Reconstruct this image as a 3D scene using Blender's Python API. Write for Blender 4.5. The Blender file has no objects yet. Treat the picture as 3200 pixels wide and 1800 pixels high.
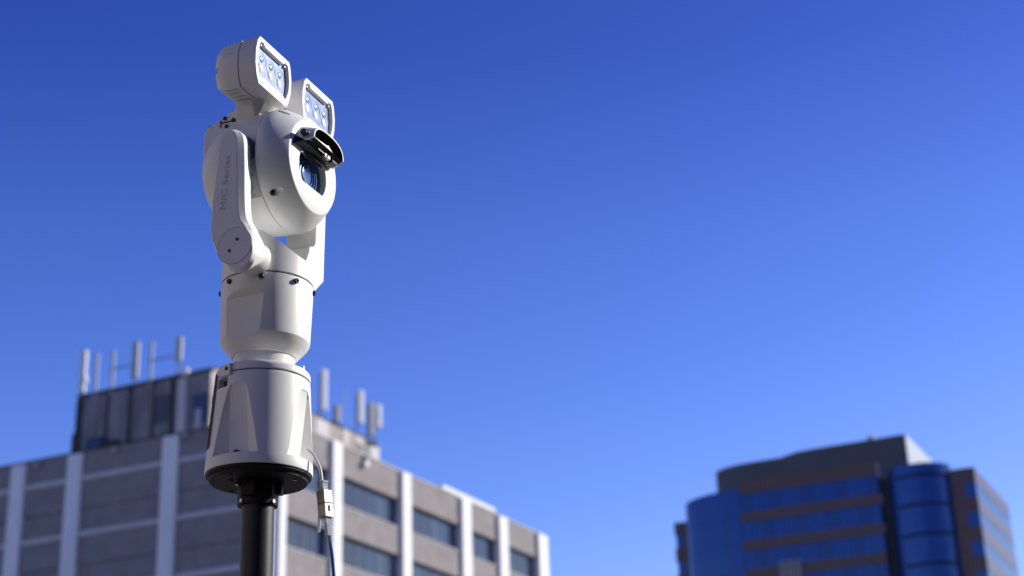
import bpy, bmesh, math, random
from mathutils import Vector, Matrix
random.seed(7)
C = bpy.context.scene.collection
sc = bpy.context.scene
rad = math.radians

# ---------------------------------------------------------------- camera
cam_d = bpy.data.cameras.new("camera"); cam = bpy.data.objects.new("camera", cam_d); C.objects.link(cam)
cam_d.sensor_width = 36.0; cam_d.lens = 57.3; cam_d.clip_end = 4000; cam_d.clip_start = 0.05
Rm = (Matrix.Rotation(rad(25.8), 4, 'Z') @ Matrix.Rotation(rad(90 + 21.9), 4, 'X') @ Matrix.Rotation(rad(-1.9), 4, 'Z'))
cam.matrix_world = Matrix.Translation((0, 0, 1.6)) @ Rm
cam_d.dof.use_dof = True; cam_d.dof.focus_distance = 2.64; cam_d.dof.aperture_fstop = 4.9
sc.camera = cam
# ---------------------------------------------------------------- sky and sun
SUN_EL = 28.0; SUN_AZ = 46.0          # azimuth clockwise from +Y
w = bpy.data.worlds.new("World"); sc.world = w; w.use_nodes = True
nt = w.node_tree; nt.nodes.clear()
out = nt.nodes.new('ShaderNodeOutputWorld'); bg = nt.nodes.new('ShaderNodeBackground')
sky = nt.nodes.new('ShaderNodeTexSky'); sky.sky_type = 'NISHITA'; sky.sun_disc = False
sky.sun_elevation = rad(SUN_EL); sky.sun_rotation = rad(SUN_AZ); sky.altitude = 100
sky.air_density = 1.0; sky.dust_density = 0.25; sky.ozone_density = 4.0
def vm(op, a, b, nm=None):
    n_ = nt.nodes.new('ShaderNodeVectorMath'); n_.operation = op
    nt.links.new(a, n_.inputs[0])
    if isinstance(b, tuple): n_.inputs[1].default_value = b
    else: nt.links.new(b, n_.inputs[1])
    return n_.outputs[0]
# clear winter air: deeper and more saturated than the stock sky, darkening evenly with height
sc1 = vm('MULTIPLY', sky.outputs[0], (.05, .05, .05))
pw = vm('POWER', sc1, (1.6, 1.4, 1.15))
tcw = nt.nodes.new('ShaderNodeTexCoord'); sx = nt.nodes.new('ShaderNodeSeparateXYZ'); nt.links.new(tcw.outputs['Generated'], sx.inputs[0])
rp = nt.nodes.new('ShaderNodeValToRGB'); nt.links.new(sx.outputs[2], rp.inputs[0]); el = rp.color_ramp.elements
RAMP = [(.0, (5.0, 3.2, 3.4)), (.10, (8.0, 4.5, 4.4)), (.20, (10.4, 5.4, 4.9)), (.30, (9.4, 4.9, 4.9)), (.40, (7.8, 4.3, 4.5)), (.50, (5.3, 3.05, 3.85)), (.70, (3.6, 2.3, 3.2)), (1.0, (2.6, 1.8, 2.7))]
el[0].position = RAMP[0][0]; el[0].color = (*[c / 12 for c in RAMP[0][1]], 1); el[1].position = 1.0; el[1].color = (*[c / 12 for c in RAMP[-1][1]], 1)
for p_, c_ in RAMP[1:-1]:
    e_ = el.new(p_); e_.color = (*[c / 12 for c in c_], 1)
ml = vm('MULTIPLY', pw, rp.outputs[0]); ml = vm('MULTIPLY', ml, (120, 120, 120)); ml = vm('MINIMUM', ml, (13, 13, 13))
nt.links.new(ml, bg.inputs[0])
bg.inputs[1].default_value = 0.10
nt.links.new(bg.outputs[0], out.inputs[0])
sd = bpy.data.lights.new("sun", 'SUN'); sd.energy = 5.0; sd.angle = rad(0.5); sd.color = (1.0, 0.95, 0.88)
so = bpy.data.objects.new("sun", sd); C.objects.link(so); so.location = (20, 20, 60)
sv = Vector((math.sin(rad(SUN_AZ)) * math.cos(rad(SUN_EL)), math.cos(rad(SUN_AZ)) * math.cos(rad(SUN_EL)), math.sin(rad(SUN_EL))))
so.rotation_euler = sv.to_track_quat('Z', 'Y').to_euler()
vs = sc.view_settings; vs.view_transform = 'Standard'; vs.look = 'None'; vs.gamma = 1; vs.exposure = 0.0; vs.use_curve_mapping = False

# ---------------------------------------------------------------- materials
def mat(name, col, rough=0.5, metal=0.0, noise=None, bump=None, coat=0.0, spec=0.5, trans=0.0, ior=1.45):
    m = bpy.data.materials.new(name); m.use_nodes = True
    n = m.node_tree; b = n.nodes['Principled BSDF']
    b.inputs['Base Color'].default_value = (*col, 1); b.inputs['Roughness'].default_value = rough
    b.inputs['Metallic'].default_value = metal; b.inputs['Coat Weight'].default_value = coat
    b.inputs['Specular IOR Level'].default_value = spec; b.inputs['Transmission Weight'].default_value = trans
    b.inputs['IOR'].default_value = ior
    tc = n.nodes.new('ShaderNodeTexCoord')
    if noise:   # (scale(vec3 or float), low, high, detail)
        s, lo, hi, det = noise
        mp = n.nodes.new('ShaderNodeMapping'); n.links.new(tc.outputs['Object'], mp.inputs[0])
        mp.inputs['Scale'].default_value = s if isinstance(s, tuple) else (s, s, s)
        t = n.nodes.new('ShaderNodeTexNoise'); t.inputs['Scale'].default_value = 1; t.inputs['Detail'].default_value = det
        n.links.new(mp.outputs[0], t.inputs[0])
        r = n.nodes.new('ShaderNodeValToRGB'); n.links.new(t.outputs[0], r.inputs[0])
        r.color_ramp.elements[0].position = 0.3; r.color_ramp.elements[1].position = 0.7
        r.color_ramp.elements[0].color = (*[c * lo for c in col], 1); r.color_ramp.elements[1].color = (*[min(1, c * hi) for c in col], 1)
        n.links.new(r.outputs[0], b.inputs['Base Color'])
    if bump:    # (scale, strength, distance)
        t = n.nodes.new('ShaderNodeTexNoise'); t.inputs['Scale'].default_value = bump[0]; t.inputs['Detail'].default_value = 3
        n.links.new(tc.outputs['Object'], t.inputs[0])
        bp = n.nodes.new('ShaderNodeBump'); bp.inputs['Strength'].default_value = bump[1]; bp.inputs['Distance'].default_value = bump[2]
        n.links.new(t.outputs[0], bp.inputs['Height']); n.links.new(bp.outputs[0], b.inputs['Normal'])
    return m

def brickmat(name, col, mortar, sx):
    m = mat(name, col, 0.9); n = m.node_tree; b = n.nodes['Principled BSDF']
    tc = n.nodes.new('ShaderNodeTexCoord'); geo = n.nodes.new('ShaderNodeSeparateXYZ'); n.links.new(tc.outputs['Object'], geo.inputs[0])
    ad = n.nodes.new('ShaderNodeMath'); ad.operation = 'ADD'; n.links.new(geo.outputs[0], ad.inputs[0]); n.links.new(geo.outputs[1], ad.inputs[1])
    cb = n.nodes.new('ShaderNodeCombineXYZ'); n.links.new(ad.outputs[0], cb.inputs[0]); n.links.new(geo.outputs[2], cb.inputs[1])
    br = n.nodes.new('ShaderNodeTexBrick'); n.links.new(cb.outputs[0], br.inputs[0]); br.inputs['Scale'].default_value = sx
    br.inputs['Color1'].default_value = (*col, 1); br.inputs['Color2'].default_value = (*[c * .82 for c in col], 1)
    br.inputs['Mortar'].default_value = (*mortar, 1); br.inputs['Mortar Size'].default_value = .012
    br.inputs['Brick Width'].default_value = .24; br.inputs['Row Height'].default_value = .08
    t = n.nodes.new('ShaderNodeTexNoise'); t.inputs['Scale'].default_value = .9; t.inputs['Detail'].default_value = 5
    n.links.new(tc.outputs['Object'], t.inputs[0])
    mx = n.nodes.new('ShaderNodeMix'); mx.data_type = 'RGBA'; mx.blend_type = 'MULTIPLY'; mx.inputs[0].default_value = .5
    n.links.new(br.outputs[0], mx.inputs[6]); n.links.new(t.outputs[0], mx.inputs[7]); n.links.new(mx.outputs[2], b.inputs['Base Color'])
    return m

def glazing(name, col, rough=.12, metal=.0, streak=.0, spec=.8):
    m = mat(name, col, rough, metal, spec=spec, noise=((1.6, 1.6, .05), 1 - streak, 1 + streak, 3) if streak else None)
    return m

M = dict(
    white=mat('white powder coat', (.86, .87, .84), .42, bump=(1400, .12, .0006), noise=(9, .97, 1.02, 3)),
    white2=mat('white bezel paint', (.83, .83, .81), .4, bump=(1400, .08, .0004)),
    seam=mat('dark seam', (.05, .05, .055), .8),
    plate=mat('grey connection plate', (.20, .18, .19), .5, bump=(900, .1, .0004)),
    black=mat('black powder coat', (.008, .008, .010), .5, bump=(900, .15, .0004), spec=.3),
    blackpole=mat('black textured pole', (.012, .012, .014), .42, bump=(700, .45, .0007)),
    blackplastic=mat('black plastic', (.010, .010, .012), .35),
    lining=mat('matt black lining', (.012, .013, .015), .75),
    metal=mat('stainless steel', (.6, .59, .57), .25, 1.0),
    letter=mat('faded red lettering', (.66, .52, .51), .6),
    labelm=mat('label sticker', (.55, .56, .56), .5),
    reflector=mat('reflector', (.17, .25, .45), .3, .1, noise=(60, .7, 1.3, 3)),
    lensblue=mat('coated lens', (.07, .15, .34), .05, .6, coat=1.0, spec=.9),
    lensring=mat('lens ring', (.06, .12, .27), .4, .3),
    lampring=mat('lamp reflector ring', (.32, .40, .58), .35, .1),
    led=mat('led lens', (.9, .92, .95), .12, .1, coat=1.0),
    clear=mat('clear plastic', (.80, .86, .93), .15, trans=.55, ior=1.3),
    tin=mat('nickel shell', (.50, .47, .43), .33, 1.0, noise=(260, .75, 1.1, 4), bump=(300, .1, .0003)),
    cablew=mat('white cable sheath', (.72, .73, .74), .4),
    cableb=mat('blue cable sheath', (.02, .16, .38), .35),
    brick=brickmat('grey brown brick', (.355, .32, .31), (.40, .38, .37), 1.0),
    pil=mat('white painted concrete', (.84, .83, .81), .8, noise=((.6, .6, .12), .9, 1.04, 4)),
    band=mat('pale concrete band', (.58, .56, .54), .85, noise=(.6, .9, 1.05, 3)),
    conc=mat('weathered concrete', (.48, .44, .40), .9, noise=((1.1, 1.1, .35), .45, 1.15, 6)),
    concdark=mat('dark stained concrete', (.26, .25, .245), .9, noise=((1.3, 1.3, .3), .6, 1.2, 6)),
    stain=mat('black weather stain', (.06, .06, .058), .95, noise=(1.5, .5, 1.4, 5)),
    win=glazing('dark office glazing', (.018, .042, .10), .10, .25, .35, 1.0),
    win2=glazing('office glazing over blinds', (.038, .066, .135), .14, .2, .25, .9),
    winb=glazing('glazing with pale blind', (.42, .55, .72), .3, .0, .1, .7),
    mull=mat('blue grey mullion', (.085, .10, .14), .5),
    winf=mat('dark window frame', (.06, .065, .075), .5),
    roofm=mat('roof membrane', (.25, .25, .25), .9),
    blueglass=glazing('blue curtain glass', (.003, .045, .19), .16, .35, .12, .7),
    blueglass2=glazing('blue curtain glass darker', (.003, .034, .15), .16, .35, .12, .7),
    stonelit=mat('brown stone with painted sunlight', (.50, .42, .40), .6),  # the brown band stone with sunlight painted in as a paler pink
    darkslot=mat('dark slot', (.004, .008, .02), .6),
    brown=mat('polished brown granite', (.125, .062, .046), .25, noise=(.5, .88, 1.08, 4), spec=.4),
    greyp=mat('grey metal screen', (.075, .085, .095), .6, noise=((.3, .3, .05), .9, 1.1, 2)),
    whitep=mat('pale metal screen', (.40, .46, .52), .6),
    ant=mat('antenna radome', (.74, .75, .74), .55),
    antg=mat('grey antenna radome', (.42, .44, .44), .6),
    steel=mat('galvanised dark steel', (.10, .11, .12), .6, .3),
    bluecab=mat('blue cabinet paint', (.03, .06, .14), .6),
    ground=mat('grey asphalt and paving', (.15, .137, .118), .9, noise=(.15, .8, 1.15, 6)),
    asphalt=mat('asphalt', (.06, .06, .06), .9, noise=(3, .8, 1.2, 5)),
    paint=mat('road paint', (.75, .75, .72), .7),
)

# ---------------------------------------------------------------- mesh helpers
class MB:
    def __init__(s): s.v = []; s.f = []
    def add(s, v, f):
        k = len(s.v); s.v += [tuple(p) for p in v]; s.f += [tuple(i + k for i in q) for q in f]; return s
    def box(s, x0, x1, y0, y1, z0, z1, mtx=None):
        v = [Vector((x, y, z)) for z in (z0, z1) for y in (y0, y1) for x in (x0, x1)]
        if mtx: v = [mtx @ p for p in v]
        return s.add(v, [(0, 2, 3, 1), (4, 5, 7, 6), (0, 1, 5, 4), (2, 6, 7, 3), (0, 4, 6, 2), (1, 3, 7, 5)])
    def lathe(s, prof, seg=96, mtx=None, caps=True, a0=0, a1=360):
        full = abs(a1 - a0) >= 360
        n = seg if full else seg + 1
        v = []
        for (r, z) in prof:
            for i in range(n):
                a = rad(a0 + (a1 - a0) * i / seg); v.append(Vector((r * math.cos(a), r * math.sin(a), z)))
        if mtx: v = [mtx @ p for p in v]
        f = []
        for j in range(len(prof) - 1):
            for i in range(seg):
                i2 = (i + 1) % n if full else i + 1
                f.append((j * n + i, j * n + i2, (j + 1) * n + i2, (j + 1) * n + i))
        if caps:
            f.append(tuple(reversed(range(n)))); f.append(tuple((len(prof) - 1) * n + i for i in range(n)))
        return s.add(v, f)
    def loft(s, secs, caps=True):
        n = len(secs[0]); v = [p for q in secs for p in q]; f = []
        for j in range(len(secs) - 1):
            for i in range(n):
                i2 = (i + 1) % n; f.append((j * n + i, j * n + i2, (j + 1) * n + i2, (j + 1) * n + i))
        if caps: f.append(tuple(reversed(range(n)))); f.append(tuple((len(secs) - 1) * n + i for i in range(n)))
        return s.add(v, f)
    def tube(s, pts, r, seg=12):
        pts = [Vector(p) for p in pts]; secs = []
        up = Vector((0.31, .2, .93)).normalized()
        for i, p in enumerate(pts):
            d = (pts[min(i + 1, len(pts) - 1)] - pts[max(i - 1, 0)]).normalized()
            a = d.cross(Vector((.9, .3, .05))).normalized(); b = d.cross(a)
            rr = r[i] if isinstance(r, (list, tuple)) else r
            secs.append([p + (a * math.cos(2 * math.pi * k / seg) + b * math.sin(2 * math.pi * k / seg)) * rr for k in range(seg)])
        return s.loft(secs)
    def mesh(s, name, mats, angle=35):
        me = bpy.data.meshes.new(name); me.from_pydata(s.v, [], s.f); me.validate()
        bm = bmesh.new(); bm.from_mesh(me); bmesh.ops.recalc_face_normals(bm, faces=bm.faces); bm.to_mesh(me); bm.free()
        for m in (mats if isinstance(mats, (list, tuple)) else [mats]): me.materials.append(m)
        for p in me.polygons: p.use_smooth = angle > 0
        if angle > 0: me.set_sharp_from_angle(angle=rad(angle))
        return me
    def build(s, name, m, parent=None, angle=35, bevel=0, bseg=2):
        o = bpy.data.objects.new(name, s.mesh(name, m, angle)); C.objects.link(o); o.parent = parent
        if bevel:
            b = o.modifiers.new('bevel', 'BEVEL'); b.width = bevel; b.segments = bseg; b.limit_method = 'ANGLE'; b.angle_limit = rad(40); b.harden_normals = False
        return o
def AX(n0=0, t0=0, z0=0):   # lathe axis z -> local +X (facing), origin offset
    return Matrix.Translation((n0, t0, z0)) @ Matrix(((0, 0, 1, 0), (1, 0, 0, 0), (0, 1, 0, 0), (0, 0, 0, 1)))
def AY(n0=0, t0=0, z0=0):   # lathe axis z -> local +Y
    return Matrix.Translation((n0, t0, z0)) @ Matrix(((0, 1, 0, 0), (0, 0, 1, 0), (1, 0, 0, 0), (0, 0, 0, 1)))
def cut(o, cutters, bevel=0.0, angle=35):
    """bake boolean differences into o's mesh"""
    for c in cutters:
        me = c.mesh('cutter', M['white'], 0); co = bpy.data.objects.new('cutter', me); C.objects.link(co)
        md = o.modifiers.new('b', 'BOOLEAN'); md.object = co; md.operation = 'DIFFERENCE'; md.solver = 'EXACT'
        par = o.parent; o.parent = None
        bpy.context.view_layer.update(); dg = bpy.context.evaluated_depsgraph_get()
        nm = bpy.data.meshes.new_from_object(o.evaluated_get(dg)); o.modifiers.clear(); o.data = nm; o.parent = par
        bpy.data.objects.remove(co)
    me = o.data
    while len(me.materials) > 1: me.materials.pop()
    for p in me.polygons: p.material_index = 0; p.use_smooth = True
    me.set_sharp_from_angle(angle=rad(angle))
    if bevel:
        b = o.modifiers.new('bevel', 'BEVEL'); b.width = bevel; b.segments = 2; b.limit_method = 'ANGLE'; b.angle_limit = rad(32)
    return o
def tag(o, label=None, cat=None, group=None, kind=None):
    if label: o['label'] = label
    if cat: o['category'] = cat
    if group: o['group'] = group
    if kind: o['kind'] = kind
    return o
def empty(name, loc, rot=(0, 0, 0)):
    o = bpy.data.objects.new(name, None); C.objects.link(o); o.location = loc; o.rotation_euler = rot; o.empty_display_size = .1; return o
def share(src, parent, loc):
    o = src.copy(); C.objects.link(o); o.parent = parent; o.location = loc; return o

def chai(p, k=2):
    for _ in range(k):
        o = []
        for i in range(len(p)):
            a, b = p[i], p[(i + 1) % len(p)]
            o += [tuple(.75 * x + .25 * y for x, y in zip(a, b)), tuple(.25 * x + .75 * y for x, y in zip(a, b))]
        p = o
    return p
# ---------------------------------------------------------------- ground and roads
g = MB(); g.add([(-1800, -600, 0), (1800, -600, 0), (1800, 2400, 0), (-1800, 2400, 0)], [(0, 1, 2, 3)])
tag(g.build('ground', M['ground'], angle=0), kind='structure')
g = MB(); g.box(-300, 300, 50, 64, -.1, .004); tag(g.build('road', M['asphalt'], angle=0), kind='structure')
g = MB(); g.box(-48, -36, 64, 190, -.1, .004); tag(g.build('road', M['asphalt'], angle=0), kind='structure')
g = MB()
for i in range(-30, 30): g.box(i * 10, i * 10 + 3, 56.9, 57.1, -.05, .008)
tag(g.build('road_marking', M['paint'], angle=0), kind='structure')
g = MB(); g.box(-300, 300, 49.7, 50, -.1, .13); g.box(-300, -48, 64, 64.3, -.1, .13); g.box(-36, 300, 64, 64.3, -.1, .13)
tag(g.build('kerb', M['band'], angle=0), kind='structure')

# ================================================================ LEFT OFFICE BUILDING
OX, OY = -56.74, 82.34
off = empty('office_building', (OX, OY, 0))
tag(off, 'long grey brown brick office block with white pilasters and a stained rooftop penthouse', 'building')
def P(name, m, bmf, parent=None, **k):
    return bmf.build(name, m, parent or off, **k)
H = 33.15
# core and roof (local coords: x<=0 west, y>=0 north)
core = MB(); core.box(-44.6, -.45, .45, 39.5, 0, 32.55); P('core_wall', M['winf'], core, angle=0)
rf = MB(); rf.box(-44.9, -.2, .2, 39.7, 32.55, 32.75); P('roof', M['roofm'], rf, angle=0)
# left (shaded, north-west looking) facade: pilasters, bands, brick infills
pilL = [(-1.15, 0.0), (-8.65, -7.44), (-16.59, -15.39), (-21.52, -20.32), (-29.4, -28.2), (-37.3, -36.1), (-45.0, -43.8)]
for a, b in pilL:
    q = MB(); q.box(a, b, -.28, .3, 0, 33.05); P('pilaster', M['pil'], q, angle=0)
zb = [31.30 - 3.8 * i for i in range(9)]
for i in range(len(pilL) - 1):
    x0, x1 = pilL[i + 1][1], pilL[i][0]
    for k in range(len(zb)):
        top = H if k == 0 else zb[k - 1] - .17; bot = zb[k] + .17
        if k == len(zb) - 1: bot = 0
        mid = bot + (top - bot) * .46
        if k == 0:
            q = MB(); q.box(x0, x1, -.05, .3, bot, H); P('brick_panel', M['brick'], q, angle=0)
        else:
            q = MB(); q.box(x0, x1, -.05, .3, mid, top); P('brick_panel', M['brick'], q, angle=0)
            q = MB(); q.box(x0, x1, .03, .3, bot, mid - .03); P('brick_panel', M['brick'], q, angle=0)
        if k < len(zb) - 1:
            q = MB(); q.box(x0, x1, -.16, .3, zb[k] - .168, zb[k] + .168); P('band_course', M['band'], q, angle=0)
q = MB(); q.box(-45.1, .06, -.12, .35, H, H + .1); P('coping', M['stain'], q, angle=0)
# right (sunlit) facade
pilR = [(0.0, 1.02), (6.37, 7.48), (15.56, 16.74), (24.55, 25.95), (30.8, 32.2), (38.0, 39.7)]
panes_c = [4, 6, 6, 4, 5]
for a, b in pilR:
    q = MB(); q.box(-.3, .30 if a > 0 else .28, a + (.32 if a == 0 else 0), b, 0, 33.12); P('pilaster', M['pil'], q, angle=0)
for i in range(len(pilR) - 1):
    y0, y1 = pilR[i][1], pilR[i + 1][0]
    for k in range(8):
        zt = 31.05 - 4.0 * k; zbm = zt - 2.05
        top = H if k == 0 else zt + 4 - 2.05
        q = MB(); q.box(-.3, .0, y0, y1, zt, top - (.0 if k == 0 else .0)); P('spandrel_panel', M['brick'], q, angle=0)
        q = MB(); q.box(-.3, .035, y0, y1, zbm - .005, zbm + .06); P('sill', M['band'], q, angle=0)
        f = MB(); f.box(-.40, -.20, y0, y1, zbm + .06, zbm + .16); f.box(-.40, -.20, y0, y1, zt - .12, zt)
        wn = P('window', M['winf'], f, angle=0)
        n = panes_c[i]; wd = (y1 - y0) / n
        for c in range(n):
            mm = M['win'] if random.random() < .62 else M['win2']
            if i == 3 and k == 0 and c == 0: mm = M['winb']
            p = MB(); p.box(-.36, -.33, y0 + c * wd + .04, y0 + (c + 1) * wd - .04, zbm + .16, zt - .12)
            p.build('pane', mm, wn, angle=0)
            if c:
                p = MB(); p.box(-.38, -.30, y0 + c * wd - .035, y0 + c * wd + .035, zbm + .16, zt - .12); p.build('mullion', M['mull'], wn, angle=0)
    q = MB(); q.box(-.3, .0, y0, y1, 0, 1.0); P('spandrel_panel', M['brick'], q, angle=0)
q = MB(); q.box(-.35, .06, .36, 39.75, H, H + .1); P('coping', M['band'], q, angle=0)
q = MB(); q.box(-.6, .12, 21.8, 30.4, H + .1, H + .42); P('roof_flashing', M['ant'], q, angle=0)
q = MB(); q.box(-44.9, -.3, 39.6, 39.8, 0, H); q.box(-45.1, -44.8, .4, 39.8, 0, H); P('rear_wall', M['brick'], q, angle=0)
# penthouse
px0, px1, py0, py1, pz = -21.6, -9.71, 6.0, 29.1, 39.9
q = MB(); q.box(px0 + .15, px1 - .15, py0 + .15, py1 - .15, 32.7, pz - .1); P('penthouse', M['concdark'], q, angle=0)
ph = off.children[-1] if False else [c for c in off.children if c.name.startswith('penthouse')][0]
xs = [-21.6, -18.9, -16.7, -14.9, -13.0, -9.71]
for i in range(5):
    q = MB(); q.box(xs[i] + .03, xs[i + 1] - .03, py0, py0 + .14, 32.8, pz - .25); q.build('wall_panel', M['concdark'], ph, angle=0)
ys = [6.0 + i * 1.925 for i in range(13)]
for i in range(12):
    q = MB(); q.box(px1 - .14, px1 + random.uniform(-.02, .03), ys[i] + .05, ys[i + 1] - .05, 32.8, pz + .05 + random.uniform(-.05, .05))
    q.build('wall_panel', M['conc'] if i % 4 != 3 else M['band'], ph, angle=0)
q = MB(); q.box(px0 - .06, px1 + .06, py0 - .06, py0 + .3, pz - .22, pz + .02)
for i in range(24):
    y = py0 + .3 + i * .94; h = random.uniform(.1, .6)
    q.box(px1 - .2, px1 + .05, y, y + .93, pz + .12 - h * (random.random() < .4), pz + random.uniform(.15, .22))
q.build('stained_coping', M['stain'], ph, angle=0)
q = MB(); q.box(px0 - .1, px0 + .55, py0 - .05, py0 - .001, 32.8, pz - .3); q.box(px0 - .35, px0 - .06, py0 - .02, py0 + 1.5, 32.8, 37.0); q.build('corner_duct', M['stain'], ph, angle=0)
for x, wd in ((-18.8, .16), (-16.7, .28), (-14.6, .12), (-12.95, .35)):
    q = MB(); q.box(x - wd / 2, x + wd / 2, py0 - .10, py0 - .002, 33.2, pz - .3); q.build('downpipe', M['stain'], ph, angle=0)
q = MB(); q.box(-14.55, -13.3, py0 - .05, py0 - .003, 36.5, 38.6); q.build('door', M['winf'], ph, angle=0)
q = MB(); q.box(-12.4, -11.7, py0 - .22, py0 - .02, 33.0, 39.5); q.build('pale_duct', M['band'], ph, angle=0)
q = MB(); q.box(-11.2, -9.8, py0 - .05, py0 - .003, 35.9, 38.1); q.build('blue_shutter', M['bluecab'], ph, angle=0)
q = MB(); q.box(-10.9, -10.4, py0 - .09, py0 - .052, 34.5, 37.0); q.build('shutter_panel', M['antg'], ph, angle=0)
q = MB(); q.box(px1 + .03, px1 + .07, 25.6, 27.6, 37.4, 39.3); q.build('louvre', M['steel'], ph, angle=0)

def at(ax, v): return v
# antennas
def antenna(x, y, z0, z1, wdt, base, label, m=None, mast=True):
    r = empty('panel_antenna', (x, y, base)); tag(r, label, 'antenna', 'panel antennas on the penthouse roof')
    q = MB(); h0, h1 = z0 - base, z1 - base; w2 = wdt / 2
    pr = [(-w2, -.1), (-w2 * .6, -.2), (w2 * .6, -.2), (w2, -.1), (w2, .08), (-w2, .08)]
    q.loft([[(a * .8, b * .8, h0) for a, b in pr], [(a, b, h0 + .06) for a, b in pr], [(a, b, h1 - .06) for a, b in pr], [(a * .8, b * .8, h1) for a, b in pr]])
    q.build('radome', m or M['ant'], r, angle=30)
    q = MB(); q.tube([(-w2 * .8, .22, -.6), (-w2 * .8, .22, (h1) * .93)], .06, 8); q.build('mast', M['steel'], r)
    q = MB(); q.box(-w2 * .8 - .05, .1, .06, .24, h0 + .25, h0 + .37); q.box(-w2 * .8 - .05, .1, .06, .24, h1 - .5, h1 - .38); q.build('clamp', M['steel'], r, angle=0)
    return r
PZ = pz
antenna(-78.05, 88.3, 40.0, 43.35, .58, PZ, 'brightest white panel antenna at the left corner of the penthouse, with a small box')
q = MB(); q.box(.18, .45, -.2, .1, .9, 1.35); q.build('radio_box', M['ant'], [o for o in C.objects if o.name == 'panel_antenna'][0], angle=0, bevel=.05)
antenna(-73.2, 88.3, 40.3, 43.1, .55, PZ, 'grey panel antenna in the middle of the shaded penthouse edge', M['antg'])
antenna(-69.3, 88.3, 40.9, 42.75, .5, PZ, 'grey panel antenna at the right end of the shaded penthouse edge', M['antg'])
def rot(o, a): o.rotation_euler = (0, 0, rad(a)); return o
rot(antenna(-66.6, 103.1, 40.75, 44.15, .6, PZ, 'largest white panel antenna, just right of the white camera base'), 60)
rot(antenna(-66.6, 105.15, 40.3, 41.75, .5, PZ, 'shortest pale panel antenna, between the two tall white ones', M['antg']), 60)
rot(antenna(-66.6, 108.6, 41.1, 43.95, .6, PZ, 'tall white panel antenna standing left of the two crowded at the end'), 60)
rot(antenna(-66.6, 110.3, 40.5, 43.4, .55, PZ, 'greyer low hung panel antenna, second from the right end', M['antg']), 60)
rot(antenna(-66.6, 111.5, 41.5, 43.55, .55, PZ, 'panel antenna at the far right end of the penthouse roof'), 60)
def mast(x, y, z1, r, label, bar=None):
    o = empty('aerial_mast', (x, y, PZ)); tag(o, label, 'mast', 'thin aerial masts on the penthouse roof')
    q = MB(); q.tube([(0, 0, -.5), (0, 0, z1 - PZ)], r, 8); q.build('pole', M['antg'], o)
    if bar:
        q = MB(); q.box(0, bar, -.03, .03, 41.40 - PZ, 41.48 - PZ); q.box(-.1, .1, -.1, .1, 41.3 - PZ, 41.55 - PZ); q.build('crossbar', M['steel'], o, angle=0)
mast(-76.85, 88.4, 42.9, .14, 'thin pale mast right of the bright corner antenna')
mast(-75.35, 88.4, 42.9, .13, 'thin mast with a crossbar reaching to the middle grey antenna', 1.9)
mast(-71.85, 88.4, 42.9, .13, 'thin mast with a crossbar reaching to the right grey antenna', 2.1)
mast(-66.9, 106.6, 43.6, .05, 'faint whip aerial between the short antenna and the tall white one')
# dome light and blue cabinet on the roof
o = empty('roof_lamp', (-68.55, 88.2, PZ)); tag(o, 'round white lamp on the edge of the penthouse roof', 'lamp')
q = MB(); q.lathe([(.06, -.3), (.2, -.25), (.3, -.05), (.3, .1), (.2, .28), (.05, .34)], 20); q.build('globe', M['ant'], o)
q = MB(); q.tube([(0, 0, -.9), (0, 0, -.28)], .07, 8); q.build('stem', M['steel'], o)
o = empty('equipment_cabinet', (-75.0, 86.9, 32.75)); tag(o, 'blue equipment cabinet on the roof in front of the penthouse', 'cabinet')
q = MB(); q.box(-.75, .6, -.4, .4, 0, 3.0); q.build('body', M['bluecab'], o, angle=0, bevel=.05)
q = MB(); q.box(.65, 1.8, -.3, .4, 0, 2.6); q.build('side_unit', M['stain'], o, angle=0)
for i, (x, z, l) in enumerate([(-69.35, 32.95, 'small floodlight on the shaded parapet, left of the widest pilaster gap'), (-76.0, 32.9, 'small floodlight on the shaded parapet near the left end of the roof'), (-63.6, 33.05, 'small floodlight on the shaded parapet right beside the pilaster nearest the camera')]):
    o = empty('floodlight', (x, 82.28, z)); tag(o, l, 'floodlight', 'small floodlights along the parapet')
    q = MB(); q.box(-.18, .18, -.35, -.12, -.28, -.02); q.build('housing', M['antg'], o, angle=0, bevel=.03)
    q = MB(); q.box(-.03, .03, -.2, .02, -.05, .05); q.build('bracket', M['steel'], o, angle=0)
o = empty('floodlight', (-56.7, 92.9, 33.0)); o.rotation_euler = (0, 0, rad(90)); tag(o, 'pale floodlight hanging on the sunlit parapet below the penthouse corner', 'floodlight', 'small floodlights along the parapet')
q = MB(); q.box(-.22, .22, -.35, -.12, -.75, -.35); q.build('housing', M['ant'], o, angle=0, bevel=.03)
q = MB(); q.box(-.03, .03, -.2, .02, -.4, .05); q.build('bracket', M['steel'], o, angle=0)

# ================================================================ RIGHT BLUE GLASS BUILDING
BX, BY = -48.0, 209.5
blu = empty('glass_tower', (BX, BY, 0))
tag(blu, 'blue glass office tower with dark brown stone bands and a grey rooftop screen', 'building')
def B(name, m, bmf, parent=None, **k): return bmf.build(name, m, parent or blu, **k)
X = lambda x: x - BX
q = MB(); q.box(X(-67.7), X(-44.5), .5, 26, 0, 59.3); B('core_wall', M['darkslot'], q, angle=0)
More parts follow.
